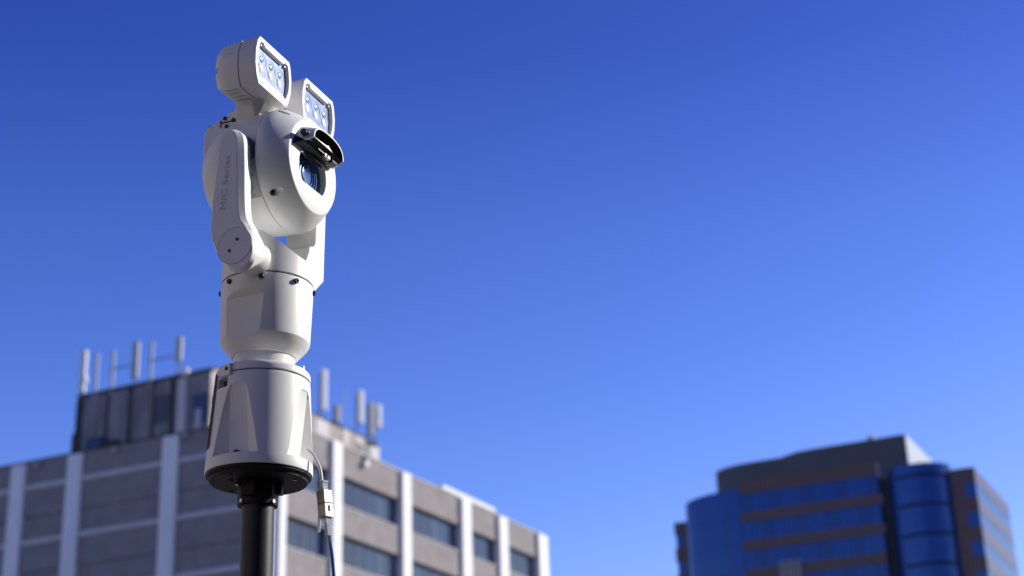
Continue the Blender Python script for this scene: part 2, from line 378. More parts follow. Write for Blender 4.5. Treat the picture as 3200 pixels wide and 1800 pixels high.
# brown banded face
zt = 59.55; k = 0
brown = [(59.55, 57.6)] + [(55.05 - 3.9 * i, 53.7 - 3.9 * i) for i in range(14)]
for a, b in brown:
    q = MB(); q.box(X(-67.75), X(-48.6), 0, .5, max(b, 0), a); B('stone_band', M['brown'], q, angle=0)
for i in range(14):
    gt, gb = 57.6 - 3.9 * i, 55.05 - 3.9 * i
    if i < 5:
        for c in range(13):
            wd = 19.15 / 13; x = X(-67.75) + c * wd
            q = MB(); q.box(x + .03, x + wd - .03, .12 + random.uniform(-.02, .02), .4, gb, gt); B('pane', M['blueglass'] if (c + i) % 3 else M['blueglass2'], q, angle=0)
    else:
        q = MB(); q.box(X(-67.75), X(-48.6), .12, .4, gb, gt); B('pane', M['blueglass'], q, angle=0)
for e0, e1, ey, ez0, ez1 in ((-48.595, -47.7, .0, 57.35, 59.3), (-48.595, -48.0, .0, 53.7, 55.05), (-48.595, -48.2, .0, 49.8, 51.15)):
    q = MB(); q.add([(X(e0), ey, ez0), (X(e1), ey + 1.2, ez0), (X(e0), ey + 1.2, ez0), (X(e0), ey, ez1), (X(e1), ey + 1.2, ez1), (X(e0), ey + 1.2, ez1)], [(0, 1, 2), (3, 5, 4), (0, 3, 4, 1), (1, 4, 5, 2), (2, 5, 3, 0)]); B('band_end', M['stonelit'], q, angle=0)  # sunlit ends of the brown bands, the light put into the colour
# recess
q = MB(); q.box(X(-48.6), X(-47.0), 1.2, 1.6, 0, 58.6); B('recess_wall', M['darkslot'], q, angle=0)
# glass bay, bulging
def arc(xa, xb, bulge, n=16, y=0):
    c = (xb - xa) / 2; R_ = (c * c + bulge * bulge) / (2 * bulge); out_ = []
    for i in range(n + 1):
        x = xa + (xb - xa) * i / n; dx = x - (xa + xb) / 2; out_.append((x, y - (math.sqrt(R_ * R_ - dx * dx) - (R_ - bulge))))
    return out_
ar = arc(X(-47.2), X(-39.2), 3.0)
for i in range(15):
    zt_, zb_ = 55.85 - 3.85 * i, 52.38 - 3.85 * i
    pass
    q = MB(); sec = ar + [(X(-39.2), 1.5), (X(-47.2), 1.5)]
    q.loft([[(x, y, max(zb_, 0)) for x, y in sec], [(x, y, zt_ - .0) for x, y in sec]]); B('bay_glass', M['blueglass'], q, angle=20)
    ins = [(x * .985 + X(-43.2) * .015, y + .3) for x, y in ar[3:]] + [(X(-39.4), 1.4), (ar[3][0], 1.4)]
    ins0 = [(x, y) for x, y in ar[:4]] + [(ar[3][0], 1.5), (X(-47.2), 1.5)]
    q = MB(); q.loft([[(x, y, zt_) for x, y in ins], [(x, y, zt_ + .38) for x, y in ins]]); B('dark_slot', M['darkslot'], q, angle=0)
    q = MB(); q.loft([[(x, y, zt_) for x, y in ins0], [(x, y, zt_ + .38) for x, y in ins0]]); B('bay_glass', M['blueglass2'], q, angle=0)
q = MB(); q.loft([[(x, y, 56.23) for x, y in sec], [(x, y, 57.6) for x, y in sec]]); B('bay_glass', M['blueglass'], q, angle=20)
# brown right tower with corner windows wrapping to sunlit face
q = MB(); q.box(X(-39.5), X(-36.4), .32, 23.4, 0, 56.7); B('stone_tower', M['darkslot'], q, angle=0)
q = MB(); q.box(X(-39.6), X(-37.6), 0, .3, 0, 56.8); B('stone_band', M['brown'], q, angle=0)
for i in range(15):
    zt_ = 56.8 if i == 0 else 52.9 - 3.8 * (i - 1); zb_ = 54.8 - 3.8 * i
    if zb_ < 0: zb_ = 0
    q = MB(); q.box(X(-37.6), X(-36.05), 0, .3, zb_, zt_); q.box(X(-36.35), X(-36.05), .3, 23.5, zb_, zt_); B('stone_band', M['brown'] if False else M['brown'], q, angle=0)
    if zb_ > 3:
        q = MB(); q.box(X(-37.6), X(-36.1), .03, .3, zb_ - 1.9, zb_); B('pane', M['blueglass'], q, angle=0)
        if i < 5:
            for c in range(8):
                q = MB(); q.box(X(-36.3), X(-36.1), .32 + c * 2.9, .32 + (c + 1) * 2.9 - .05, zb_ - 1.9, zb_); B('pane', M['blueglass'], q, angle=0)
        else:
            q = MB(); q.box(X(-36.3), X(-36.1), .3, 23.5, zb_ - 1.9, zb_); B('pane', M['blueglass'], q, angle=0)
# left rounded glass end
def qarc(cx, cy, r, a0, a1, n=14): return [(cx + r * math.cos(rad(a0 + (a1 - a0) * i / n)), cy + r * math.sin(rad(a0 + (a1 - a0) * i / n))) for i in range(n + 1)]
sec = [(X(-67.8) + 9.9 * math.cos(rad(180 + 90 * i / 18)), 6.3 + 6.2 * math.sin(rad(180 + 90 * i / 18))) for i in range(19)] + [(X(-67.8), 14), (X(-77.7), 14)]
for i in range(15):
    zt_, zb_ = 58.55 - 3.9 * i, 58.55 - 3.9 * (i + 1) + .03
    q = MB(); q.loft([[(x, y, max(zb_, 0)) for x, y in sec], [(x, y, zt_) for x, y in sec]]); B('curved_glass', M['blueglass'], q, angle=20)
# far left brown tower
q = MB(); q.box(X(-80.3), X(-76), 8.9, 20, 0, 57.1); B('stone_tower', M['darkslot'], q, angle=0)
for i in range(14):
    zt_ = 57.2 if i == 0 else 53.4 - 3.9 * (i - 1); zb_ = 55.4 - 3.9 * i
    q = MB(); q.box(X(-80.7), X(-76), 8.5, 8.8, max(zb_, 0), zt_); q.box(X(-80.7), X(-80.4), 8.8, 20, max(zb_, 0), zt_); B('stone_band', M['brown'], q, angle=0)
    q = MB(); q.box(X(-79.4), X(-76), 8.5, 8.8, max(zb_ - 2.0, 0), zb_); B('stone_band', M['brown'], q, angle=0)
    q = MB(); q.box(X(-80.5), X(-79.4), 8.55, 8.8, max(zb_ - 2.0, 0), zb_); B('pane', M['blueglass'], q, angle=0)
# grey rooftop screen, rounded left end, pale right side
sec = [(X(-65.9) + 6.2 * math.cos(rad(180 + 90 * i / 16)), 4.0 + 3.7 * math.sin(rad(180 + 90 * i / 16))) for i in range(17)] + [(X(-44.4), .3), (X(-44.4), 22.5), (X(-72.1), 22.5)]
zl = [62.1] * len(sec)
q = MB(); q.loft([[(x, y, 57.0) for x, y in sec], [(x, y, 62.05) for x, y in sec]]); B('roof_screen', M['greyp'], q, angle=20)
q = MB(); q.loft([[(X(a), yy, b) for a, b in ((-61.6, 62.04), (-60.6, 62.25), (-59.2, 62.5), (-56, 62.58), (-44.42, 62.62), (-44.42, 62.04))] for yy in (.32, 22)]); B('roof_screen', M['greyp'], q, angle=0)
q = MB(); q.box(X(-44.4), X(-44.32), .35, 22.5, 57.2, 62.6); B('side_screen', M['whitep'], q, angle=0)
for x in (-57.5, -55.6, -53.4, -50.1):
    q = MB(); q.box(X(x), X(x + .5), 1.2, 2.0, 62.6, 62.85); B('roof_vent', M['antg'], q, angle=0)
q = MB(); q.box(X(-49.6), X(-48.7), 1, 2, 62.6, 63.2); q.box(X(-49.3), X(-49.2), 1, 1.1, 63.1, 64.0); B('roof_vent', M['band'], q, angle=0)
q = MB()
for i in range(7): q.box(X(-62.9), X(-60.0 - .02 * i), -.35, -.2, 47.5 - i * .44, 47.68 - i * .44)
for i in range(3): q.box(X(-62.8 + i * 1.25), X(-62.65 + i * 1.25), -.2, -.0, 44.7, 47.7)
B('slatted_sign', M['antg'], q, angle=0)

# ================================================================ UNSEEN BUILDINGS ADDED TO SHAPE THE FILL LIGHT
tanm = brickmat('warm tan brick', (.72, .60, .46), (.6, .55, .48), 1.0)
bk = empty('added_bounce_building', (-42, -36, 0)); tag(bk, 'unseen tan brick building added left of the viewpoint to bounce warm sunlight', 'building')  # added out of view for warm bounce on the camera's left side
q = MB(); q.box(0, 28, 0, 41, 0, 13); q.box(28.01, 52, 0, 14, 0, 13); q.build('wall', tanm, bk, angle=0)
for k in range(3):
    for i in range(8):
        q = MB(); q.box(27.96, 28.04, 15.2 + i * 3.2, 16.8 + i * 3.2, 1.6 + k * 4, 3.4 + k * 4); q.build('window', M['win'], bk, angle=0)
dk = empty('added_shade_building', (16, 15.3, 0)); tag(dk, 'unseen dark building added right of the viewpoint to block sky and shade the ground', 'building')  # added out of view to darken the camera's viewer-facing sides
q = MB(); q.box(0, 36, -52, 0, 0, 19); q.build('wall', M['winf'], dk, angle=0)
for k in range(5):
    q = MB(); q.box(-.1, 36.1, -52.1, .1, 3.0 + k * 3.8, 3.9 + k * 3.8); q.build('floor_band', M['brown'], dk, angle=0)
    for i in range(12):
        q = MB(); q.box(-.05, .0, -51.5 + i * 4.3, -47.6 + i * 4.3, .6 + k * 3.8, 2.9 + k * 3.8); q.build('window', M['win'], dk, angle=0)

# ================================================================ CAMERA POLE
PX, PY, PZ0 = -1.47577, 2.09793, 2.307
root_rot = (Matrix.Rotation(rad(1.0), 4, Vector((-.57535, .81791, 0))) @ Matrix.Rotation(rad(4.124), 4, 'Z'))
pole = empty('mounting_pole', (PX, PY, 0)); tag(pole, 'black round steel pole holding up the white camera', 'pole')
q = MB(); q.lathe([(.0262, .02), (.0262, 2.262)], 64); q.build('tube', M['blackpole'], pole)
q = MB(); q.lathe([(.09, .004), (.09, .016), (.03, .018), (.0268, .034)], 48); q.build('foot_plate', M['black'], pole)

cam_root = empty('surveillance_camera', (0, 0, 0)); cam_root.matrix_world = Matrix.Translation((PX, PY, PZ0)) @ root_rot
tag(cam_root, 'white pan tilt surveillance camera with two square lamp heads, mounted on the black pole', 'camera')
def K(name, m, bmf, parent=None, **k): return bmf.build(name, m, parent or cam_root, **k)
def azp(az, r):      # azimuth from the viewer toward the right -> local xy
    a = rad(-59 + az); return Vector((r * math.cos(a), r * math.sin(a), 0))
def azm(az, r=0, z=0):   # frame: local x radial, y tangential
    return Matrix.Translation(azp(az, r) + Vector((0, 0, z))) @ Matrix.Rotation(rad(-59 + az), 4, 'Z')
# flange + collar (belongs to pole)
def polepart(name, m, bm_, **k):
    o = bm_.build(name, m, pole, **k); o.matrix_parent_inverse = Matrix.Identity(4)
    o.matrix_basis = Matrix.Translation((0, 0, PZ0)) @ root_rot; return o
q = MB(); q.lathe([(.020, -.050), (.0318, -.050), (.0325, -.047), (.0325, -.012), (.020, -.012)], 64); polepart('collar', M['black'], q)
q = MB(); q.lathe([(.020, -.0125), (.0770, -.0125), (.0782, -.0113), (.0786, -.0085), (.0815, -.0060), (.0838, -.0045), (.0842, -.0010), (.02, -.0010)], 96); polepart('flange', M['black'], q)
for az, z in ((-50, -.046), (48, -.046)):
    q = MB(); q.lathe([(.0035, 0), (.0035, .0025), (.0028, .003)], 16, azm(az, .0318, z) @ Matrix.Rotation(rad(90), 4, 'Y')); polepart('bolt', M['metal'], q)
q = MB(); q.lathe([(.0020, 0), (.0034, 0), (.0036, .001), (.0036, .006), (.0034, .007), (.0020, .007)], 24, azm(-62, .034, -.019) @ Matrix.Rotation(rad(75), 4, 'Y') , caps=False); polepart('bolt', M['metal'], q)
q = MB(); q.lathe([(.003, 0), (.003, .022)], 16, azm(-68, .045, -.016) @ Matrix.Rotation(rad(20), 4, 'Y')); polepart('bolt', M['blackplastic'], q)
for az in (-25, 20):
    q = MB(); q.box(-.003, .006, -.011, .011, -.040, -.012, azm(az, .032)); polepart('lug', M['black'], q, angle=0, bevel=.001)
q = MB(); q.box(-.003, .006, -.008, .008, -.032, -.012, azm(75, .034)); polepart('lug', M['black'], q, angle=0, bevel=.001)
for az in (-40, 60, 140, 220):
    q = MB(); q.lathe([(.0025, -.0146), (.0025, -.0122)], 12, Matrix.Translation(azp(az, .066))); polepart('bolt', M['metal'] if az == 60 else M['blackplastic'], q)

# ---- base housing
q = MB(); q.lathe([(.0785, .0010), (.0846, -.0008), (.0859, -.0006), (.0863, .0010), (.0857, .014), (.0776, .150), (.0768, .1545), (.0755, .1562), (.05, .1562), (.05, .002), (.0785, .002)], 160, caps=False)
base = K('base_housing', M['white'], q)
base.data = base.data
def pocket(az):
    fr = azm(az); b = MB()
    def sec(z, u, hw, k): return [fr @ Vector((u, -hw, z)), fr @ Vector((.12, -hw - (.12 - u) * k, z)), fr @ Vector((.12, hw + (.12 - u) * k, z)), fr @ Vector((u, hw, z))]
    b.loft([sec(.017, .0625, .0175, 1.9), sec(.075, .0690, .0165, 1.7), sec(.124, .0745, .0145, 1.5), sec(.134, .0775, .010, 1.0)])
    return b
cut(base, [pocket(a) for a in (-31, 59, 149, 239)] + [MB().box(.066, .09, -.014, .014, .132, .149, azm(-56))], angle=20, bevel=.0006)
q = MB(); q.lathe([(.0052, 0), (.0052, .012)], 20, azm(-31, .060, .0205) @ Matrix.Rotation(rad(90), 4, 'Y')); K('drain_hole', M['seam'], q)
q = MB(); q.box(.055, .0665, -.013, .013, .133, .148, azm(-56)); K('recess', M['seam'], q, angle=0)
q = MB(); q.lathe([(.0755, .1560), (.0755, .1578)], 96); K('seam_ring', M['seam'], q)
q = MB(); q.lathe([(.05, .1578), (.0762, .1578), (.0772, .1588), (.0772, .166), (.0762, .1695), (.0735, .1722), (.0535, .1745), (.0535, .1723)], 128, caps=True)
q.box(.060, .0815, -.014, .014, .1500, .1690, azm(-50)); capr = K('cap_ring', M['white'], q, bevel=.0012)
q = MB(); q.lathe([(.0034, 0), (.0034, .004)], 20, azm(-46, .0785, .1608) @ Matrix.Rotation(rad(90), 4, 'Y')); K('screw_hole', M['seam'], q)
q = MB(); q.lathe([(.0042, 0), (.0042, .008), (.0035, .0092)], 20, Matrix.Translation(azp(66, .068) + Vector((0, 0, .1705)))); K('screw_post', M['white2'], q)
q = MB(); q.box(-.007, .004, -.006, .006, 0, .004, azm(52, .062, .1725)); K('latch', M['seam'], q, angle=0)
# connection plate at the left side
plm = azm(-88, .0835, 0) @ Matrix.Rotation(rad(-3.5), 4, 'Y')
q = MB(); pl = [(-.026, .042), (-.020, .036), (.022, .036), (.026, .042), (.026, .155), (.020, .162), (-.022, .162), (-.026, .155)]
q.loft([[plm @ Vector((-.004, a, b)) for a, b in pl], [plm @ Vector((.0035, a, b)) for a, b in pl]]); plate = K('connection_plate', M['plate'], q, angle=0, bevel=.0008)
for (a, z, w_, h_) in ((.012, .122, .003, .012), (.012, .072, .003, .012), (.0, .122, .003, .012), (.0, .072, .003, .012), (.012, .140, .0015, .002), (.012, .09, .0015, .002), (.012, .134, .0015, .002), (.012, .096, .0015, .002)):
    q = MB(); q.box(.0034, .0042, a - w_, a + w_, z - h_ / 2, z + h_ / 2, plm); q.build('socket', M['seam'], plate, angle=0)
# ---- neck + upper body
q = MB(); q.lathe([(.045, .165), (.0512, .165), (.0508, .199), (.045, .199)], 96); K('neck', M['white2'], q)
q = MB(); q.lathe([(.046, .1985), (.0515, .1975), (.0535, .1982), (.0560, .2015), (.0600, .2060), (.0660, .2125), (.0712, .2190), (.0738, .2235), (.0744, .2285), (.0769, .3215), (.0765, .3238), (.055, .3240)], 160)
ub = K('pan_body', M['white'], q)
def facet(az):
    fr = azm(az); b = MB()
    b.loft([[fr @ Vector((u, v, z)) for v, z in ((-.05, .2), (.05, .2), (.05, zt_), (-.05, zt_))] for u, zt_ in ((.0672, .2860), (.09, .314))]); return b
cut(ub, [facet(-32), facet(148)], angle=18)
q = MB(); q.lathe([(.0750, .3236), (.0750, .3262)], 96); K('seam_ring', M['seam'], q)
for az in (-98, -53, -8, 37, 82, 127, 172, 217):
    fr = azm(az, .0765, .3155) @ Matrix.Rotation(rad(90), 4, 'Y')
    q = MB(); q.lathe([(.0046, 0), (.0046, .0032), (.0040, .0040), (.0022, .0040), (.0020, .0025), (.0001, .0025)], 20, fr, caps=False); K('socket_screw', M['blackplastic'], q)
# ---- yoke
q = MB(); q.lathe([(.055, .3262), (.0762, .3262), (.0772, .3272), (.0772, .3960), (.0765, .3975), (.02, .3975)], 160)

# right shoulder
yk = K('yoke_base', M['white'], q)
ucut = MB(); ucut.lathe([(.085, -.2), (.085, .2)], 96, AX(0, 0, .4425))
cut(yk, [ucut], angle=28, bevel=.0012)
q = MB(); q.lathe([(.028, 0), (.029, .002), (.029, .030)], 64, AY(.018, -.101, .3450)); K('pivot_stub', M['white'], q)
# right arm block: profile in (t,z) for given n
def rarm(nn, i):
    return [(nn, .040, .345), (nn, .086, .336 - .004), (nn, .143 - i, .384), (nn, .143 - i, .52), (nn, .138 - i, .545), (nn, .128, .560), (nn, .113, .560), (nn, .107, .545), (nn, .104, .445), (nn, .100, .436), (nn, .060, .420), (nn, .045, .380)]
q = MB(); q.loft([rarm(-.030, .008), rarm(-.026, .0), rarm(.024, .0), rarm(.030, .006)]); ra = K('arm', M['white'], q, angle=25)
cut(ra, [ucut], angle=28, bevel=.0015)
# left arm
Fo = [(-.0175, .53), (-.016, .543), (-.009, .552), (0, .555), (.009, .551), (.014, .540), (.0165, .52), (.0245, .392), (.0375, .377), (.052, .350), (.0555, .33), (.052, .313), (.043, .303), (.030, .299), (.015, .306), (-.0028, .3268), (-.0165, .3486), (-.0268, .380)]
Bo = [(-.0235, .53), (-.0215, .547), (-.012, .557), (.001, .560), (.0135, .556), (.022, .545), (.0265, .52), (.0330, .398), (.0425, .380), (.0560, .353), (.0590, .33), (.0555, .310), (.045, .2985), (.030, .2945), (.012, .302), (-.0070, .325), (-.0205, .347), (-.0310, .380)]
Fo = chai(Fo); Bo = chai(Bo)
def inner_t(z): return -.116 if z > .40 else -.116 + .014 * min(1, (.40 - z) / .05)
q = MB(); q.loft([[(a, -.143, b) for a, b in Fo], [(a, -.1345, b) for a, b in Bo], [(.02 + (a - .02) * (.95 if b < .37 else 1), inner_t(b), b if b > .345 else .345 - (.345 - b) * .5) for a, b in Bo]]); la = K('arm', M['white'], q, angle=34, bevel=.0010)
q = MB(); q.lathe([(.0315, 0), (.0315, .0006)], 64, AY(.0225, -.1434, .3420), caps=True); K('pivot_cap', M['white2'], q)
q = MB(); q.lathe([(.0313, 0), (.0317, 0), (.0317, .0007), (.0313, .0007)], 96, AY(.0225, -.14365, .3420), caps=False); K('cap_seam', M['plate'], q)
for a, b in ((.0267, .3525), (.0134, .3345)):
    q = MB(); q.lathe([(.0026, 0), (.0026, .0012)], 20, AY(a, -.1445, b)); K('cap_bolt', M['seam'], q)
q = MB(); q.lathe([(.0270, 0), (.0270, .003)], 64, AY(.021, -.1035, .3465)); K('joint_gap', M['seam'], q)
# bosses at the tilt axis
for s in (-1, 1):
    q = MB(); q.lathe([(.024, 0), (.024, .010), (.026, .011), (.026, .018)], 48, AY(0, -.118 if s < 0 else .096, .535)); K('tilt_boss', M['plate'], q)
# lettering
def text_mesh(body, size, mtx, m, name, parent, sx=1.0, depth=.0002):
    cu = bpy.data.curves.new('t', 'FONT'); cu.body = body; cu.size = size; cu.extrude = depth; cu.offset = 0; cu.align_x = 'LEFT'; cu.align_y = 'BOTTOM'
    to = bpy.data.objects.new('t', cu); C.objects.link(to); bpy.context.view_layer.update()
    me = bpy.data.meshes.new_from_object(to.evaluated_get(bpy.context.evaluated_depsgraph_get())); bpy.data.objects.remove(to)
    me.transform(mtx @ Matrix.Diagonal((sx, 1, 1, 1))); me.materials.clear(); me.materials.append(m)
    o = bpy.data.objects.new(name, me); C.objects.link(o); o.parent = parent; return o
# text x -> +z, text y(up) -> -n ; normal -> -t
tm = Matrix(((.06, -1, 0, .0040), (0, 0, -1, -.1432), (1, .06, 0, .4085), (0, 0, 0, 1)))
lt = text_mesh('MIC Series', .0152, tm, M['letter'], 'lettering', la)
xs_ = [v.co.z for v in lt.data.vertices]; ln = max(xs_) - min(xs_); z0_ = min(xs_)
for v in lt.data.vertices: v.co.z = z0_ + (v.co.z - z0_) * (.0975 / ln)

# ---- head
HZ = .535
q = MB(); q.lathe([(.060, .0285), (.1070, .0285), (.1082, .0298), (.1086, .034), (.1066, .0430), (.1022, .0520), (.0966, .0610), (.0900, .0700), (.0836, .0775), (.0822, .0788), (.0812, .0793), (.010, .0793)], 160, AX(0, 0, HZ))
hf = K('front_shell', M['white'], q)
def winshape(r, cy, zb, zt, n=40):
    pts = []
    for i in range(n):
        a = 2 * math.pi * i / n; pts.append((-.001 + r * math.cos(a), max(zb, min(zt, cy + r * math.sin(a)))))
    return pts
wc = MB(); ws = winshape(.0475, .526, .4950, .566); wc.loft([[(.066, a, b) for a, b in ws], [(.09, a, b) for a, b in ws]])
slots = [wc]
SL = [(-135, 1), (-45, 1), (126, 1)]
for a, _ in SL:
    c = MB(); c.lathe([(.0062, .0), (.0062, .09)], 24, AX(.042, .1015 * math.cos(rad(a)), HZ + .1015 * math.sin(rad(a)))); slots.append(c)
cut(hf, slots, angle=30, bevel=.0010)
for a, _ in SL:
    q = MB(); q.lathe([(.0048, 0), (.0048, .004), (.0035, .005), (.002, .005), (.002, .003), (.0001, .003)], 18, AX(.0415, .1015 * math.cos(rad(a)), HZ + .1015 * math.sin(rad(a))), caps=False); K('socket_screw', M['blackplastic'], q)
# lens
q = MB(); w2s = winshape(.0473, .526, .4952, .5658); q.loft([[(.0670, a, b) for a, b in w2s], [(.0676, a, b) for a, b in w2s]]); lens = K('lens_window', M['lensblue'], q, angle=0)
for r0, r1, n0 in ((.042, .0395, .0688), (.033, .031, .0692), (.0255, .024, .0696), (.018, .0168, .0700)):
    q = MB(); q.lathe([(r1, .0674), (r1, n0), (r0, n0 - .0003), (r0 + .0006, .0674)], 64, AX(0, -.001, .522), caps=False)
    for i, v in enumerate(q.v): q.v[i] = (v[0], v[1], max(.4960, v[2]))
    q.build('lens_ring', M['lensring'], lens)
q = MB(); q.lathe([(.0165, .0675), (.0160, .0684), (.011, .0694), (.005, .0699), (.0005, .0700)], 48, AX(0, -.001, .522)); q.build('front_element', M['lensblue'], lens)
# rear body
q = MB(); q.lathe([(.060, .0270), (.1066, .0270), (.1072, .024), (.1066, .0), (.1040, -.028), (.0975, -.056), (.0860, -.079), (.0690, -.098), (.0450, -.111), (.0200, -.117), (.004, -.118)], 128, AX(0, 0, HZ))
q.v = [(x, max(-.0975, min(.0975, y)), z) for x, y, z in q.v]
K('rear_shell', M['white'], q, angle=30)
q = MB(); q.lathe([(.1050, .0265), (.1050, .0290)], 128, AX(0, 0, HZ)); K('seam_ring', M['seam'], q)
# label sticker on the left flank, curved over the shell
def flank(n_, ang, r=.1080): return (n_, r * math.cos(rad(ang)), HZ + r * math.sin(rad(ang)))
q = MB(); A_ = [-176 + i * 3.0 for i in range(15)]
for n0, n1 in ((.004, .0255),):
    v = [flank(n0, a, .1079) for a in A_] + [flank(n1, a, .1079) for a in A_]
    q.add([(x, max(-.0980, y), z) for x, y, z in v], [(i, i + 1, len(A_) + i + 1, len(A_) + i) for i in range(len(A_) - 1)])
stk = K('label_sticker', M['labelm'], q, angle=60)
q = MB()
for i in range(22):
    a = -172 + i * 1.75; n0 = .008 + random.uniform(0, .003); n1 = n0 + random.uniform(.005, .012); wd = .45 if i not in (6, 7, 8) else 1.3
    v = [flank(n0, a, .1082), flank(n1, a, .1082), flank(n1, a + wd, .1082), flank(n0, a + wd, .1082)]
    q.add([(x, max(-.0983, y), z) for x, y, z in v], [(0, 1, 2, 3)])
q.build('print_lines', M['seam'], stk, angle=0)
# visor
def arch(hw, zt, zb, n=24, p=2.6):
    o = []
    for i in range(n + 1):
        a = math.pi * i / n; c, s = math.cos(a), math.sin(a)
        o.append((-hw * math.copysign(abs(c) ** (2 / p), c), zb + (zt - zb) * abs(s) ** (2 / p)))
    return o
def visor_sec(n_, hw, zt, zb, th):
    o = arch(hw, zt, zb); i_ = arch(hw - th, zt - th, zb)
    return [(n_ , a, b) for a, b in o] + [(n_, a, b) for a, b in reversed(i_)]
q = MB(); q.loft([visor_sec(.040, .046, .626, .578, .004), visor_sec(.058, .054, .616, .570, .004), visor_sec(.072, .0590, .603, .562, .004), visor_sec(.085, .0590, .599, .557, .0035), visor_sec(.098, .0560, .595, .559, .003), visor_sec(.109, .0525, .591, .563, .0022)])
vz = K('visor', M['white'], q, angle=40)
q = MB()
def lin(n_, hw, zt, zb): return [(n_, a, b) for a, b in arch(hw, zt, zb)]
q.loft([lin(.0795, .0556, .5965, .5575), lin(.096, .0530, .5925, .5590), lin(.1082, .0500, .5885, .5635)], caps=False)
q.build('visor_lining', M['lining'], vz, angle=60)
# wiper assembly
q = MB(); q.loft([[(.0800, -.0700, .5500), (.0800, .0500, .5530), (.0800, .0540, .5575), (.0800, .0520, .5640), (.0800, -.0660, .5660), (.0800, -.0740, .5450)], [(.0930, -.0600, .5535), (.0960, .0460, .5535), (.0960, .0480, .5560), (.0960, .0460, .5600), (.0930, -.0560, .5600), (.0930, -.0640, .5535)]])
wp = K('wiper_body', M['blackplastic'], q, angle=0, bevel=.0010)
q = MB(); q.box(.0850, .1010, .0280, .0450, .5535, .5600); q.build('end_block', M['blackplastic'], wp, angle=0, bevel=.0008)
q = MB(); q.box(.0800, .0812, -.0300, .0260, .5440, .5490); q.build('wiper_blade', M['lining'], wp, angle=0)
pt_ = [(-.053, .560), (-.034, .5725), (.006, .5755), (.014, .5785), (.017, .5760), (.0285, .5720), (.0295, .5650), (.020, .5625), (.004, .5635), (-.030, .5610)]
q = MB(); q.loft([[(.0990, a, b) for a, b in pt_], [(.1005, a, b) for a, b in pt_]]); q.build('wiper_arm', M['white2'], wp, angle=0, bevel=.0004)
q = MB(); q.lathe([(.0060, 0), (.0060, .024)], 24, AY(.094, -.0640, .5700)); q.build('spindle', M['blackplastic'], wp)
for i in range(3):
    q = MB(); q.lathe([(.0068, 0), (.0072, .0005), (.0072, .0016), (.0068, .0021)], 24, AY(.095, -.0580 + i * .0062, .5705)); q.build('spring_coil', M['metal'], wp)
q = MB(); q.box(.0950, .1015, .0010, .0190, .5525, .5590); q.build('clip', M['tin'], wp, angle=0, bevel=.0008)
q = MB(); q.lathe([(.0022, 0), (.0022, .001)], 16, AX(.1014, .0085, .5560)); q.build('clip_hole', M['seam'], wp)
q = MB(); q.box(.0985, .1000, -.0200, .0020, .5565, .5590); q.build('wiper_rod', M['metal'], wp, angle=0)

# ---- illuminator bracket
q = MB(); bp_ = [(-.105, .535), (-.106, .612), (-.099, .622), (-.088, .626), (-.030, .655), (.004, .6545), (.016, .641), (.010, .625), (-.030, .600)]
q.loft([[(a * .97, -.062, b - .004) for a, b in bp_], [(a, -.056, b) for a, b in bp_], [(a, .056, b) for a, b in bp_], [(a * .97, .062, b - .004) for a, b in bp_]]); br = K('lamp_bracket', M['white'], q, angle=25, bevel=.002)
for a, b in ((-.062, .6385), (-.045, .632), (-.058, .622), (-.052, .6125)):
    q = MB(); q.lathe([(.0036, 0), (.0036, .002), (.002, .0022)], 16, AY(a, -.0645, b - .010)); q.build('screw', M['seam'], br)
q = MB(); q.box(-.070, -.040, -.0640, -.0618, .6205, .6215); q.box(-.071, -.070, -.0640, -.0618, .613, .626); q.build('slot_mark', M['seam'], br, angle=0)
q = MB(); q.lathe([(.005, 0), (.005, .004)], 16, Matrix.Translation((-.098, -.05, .622))); q.build('screw', M['plate'], br)
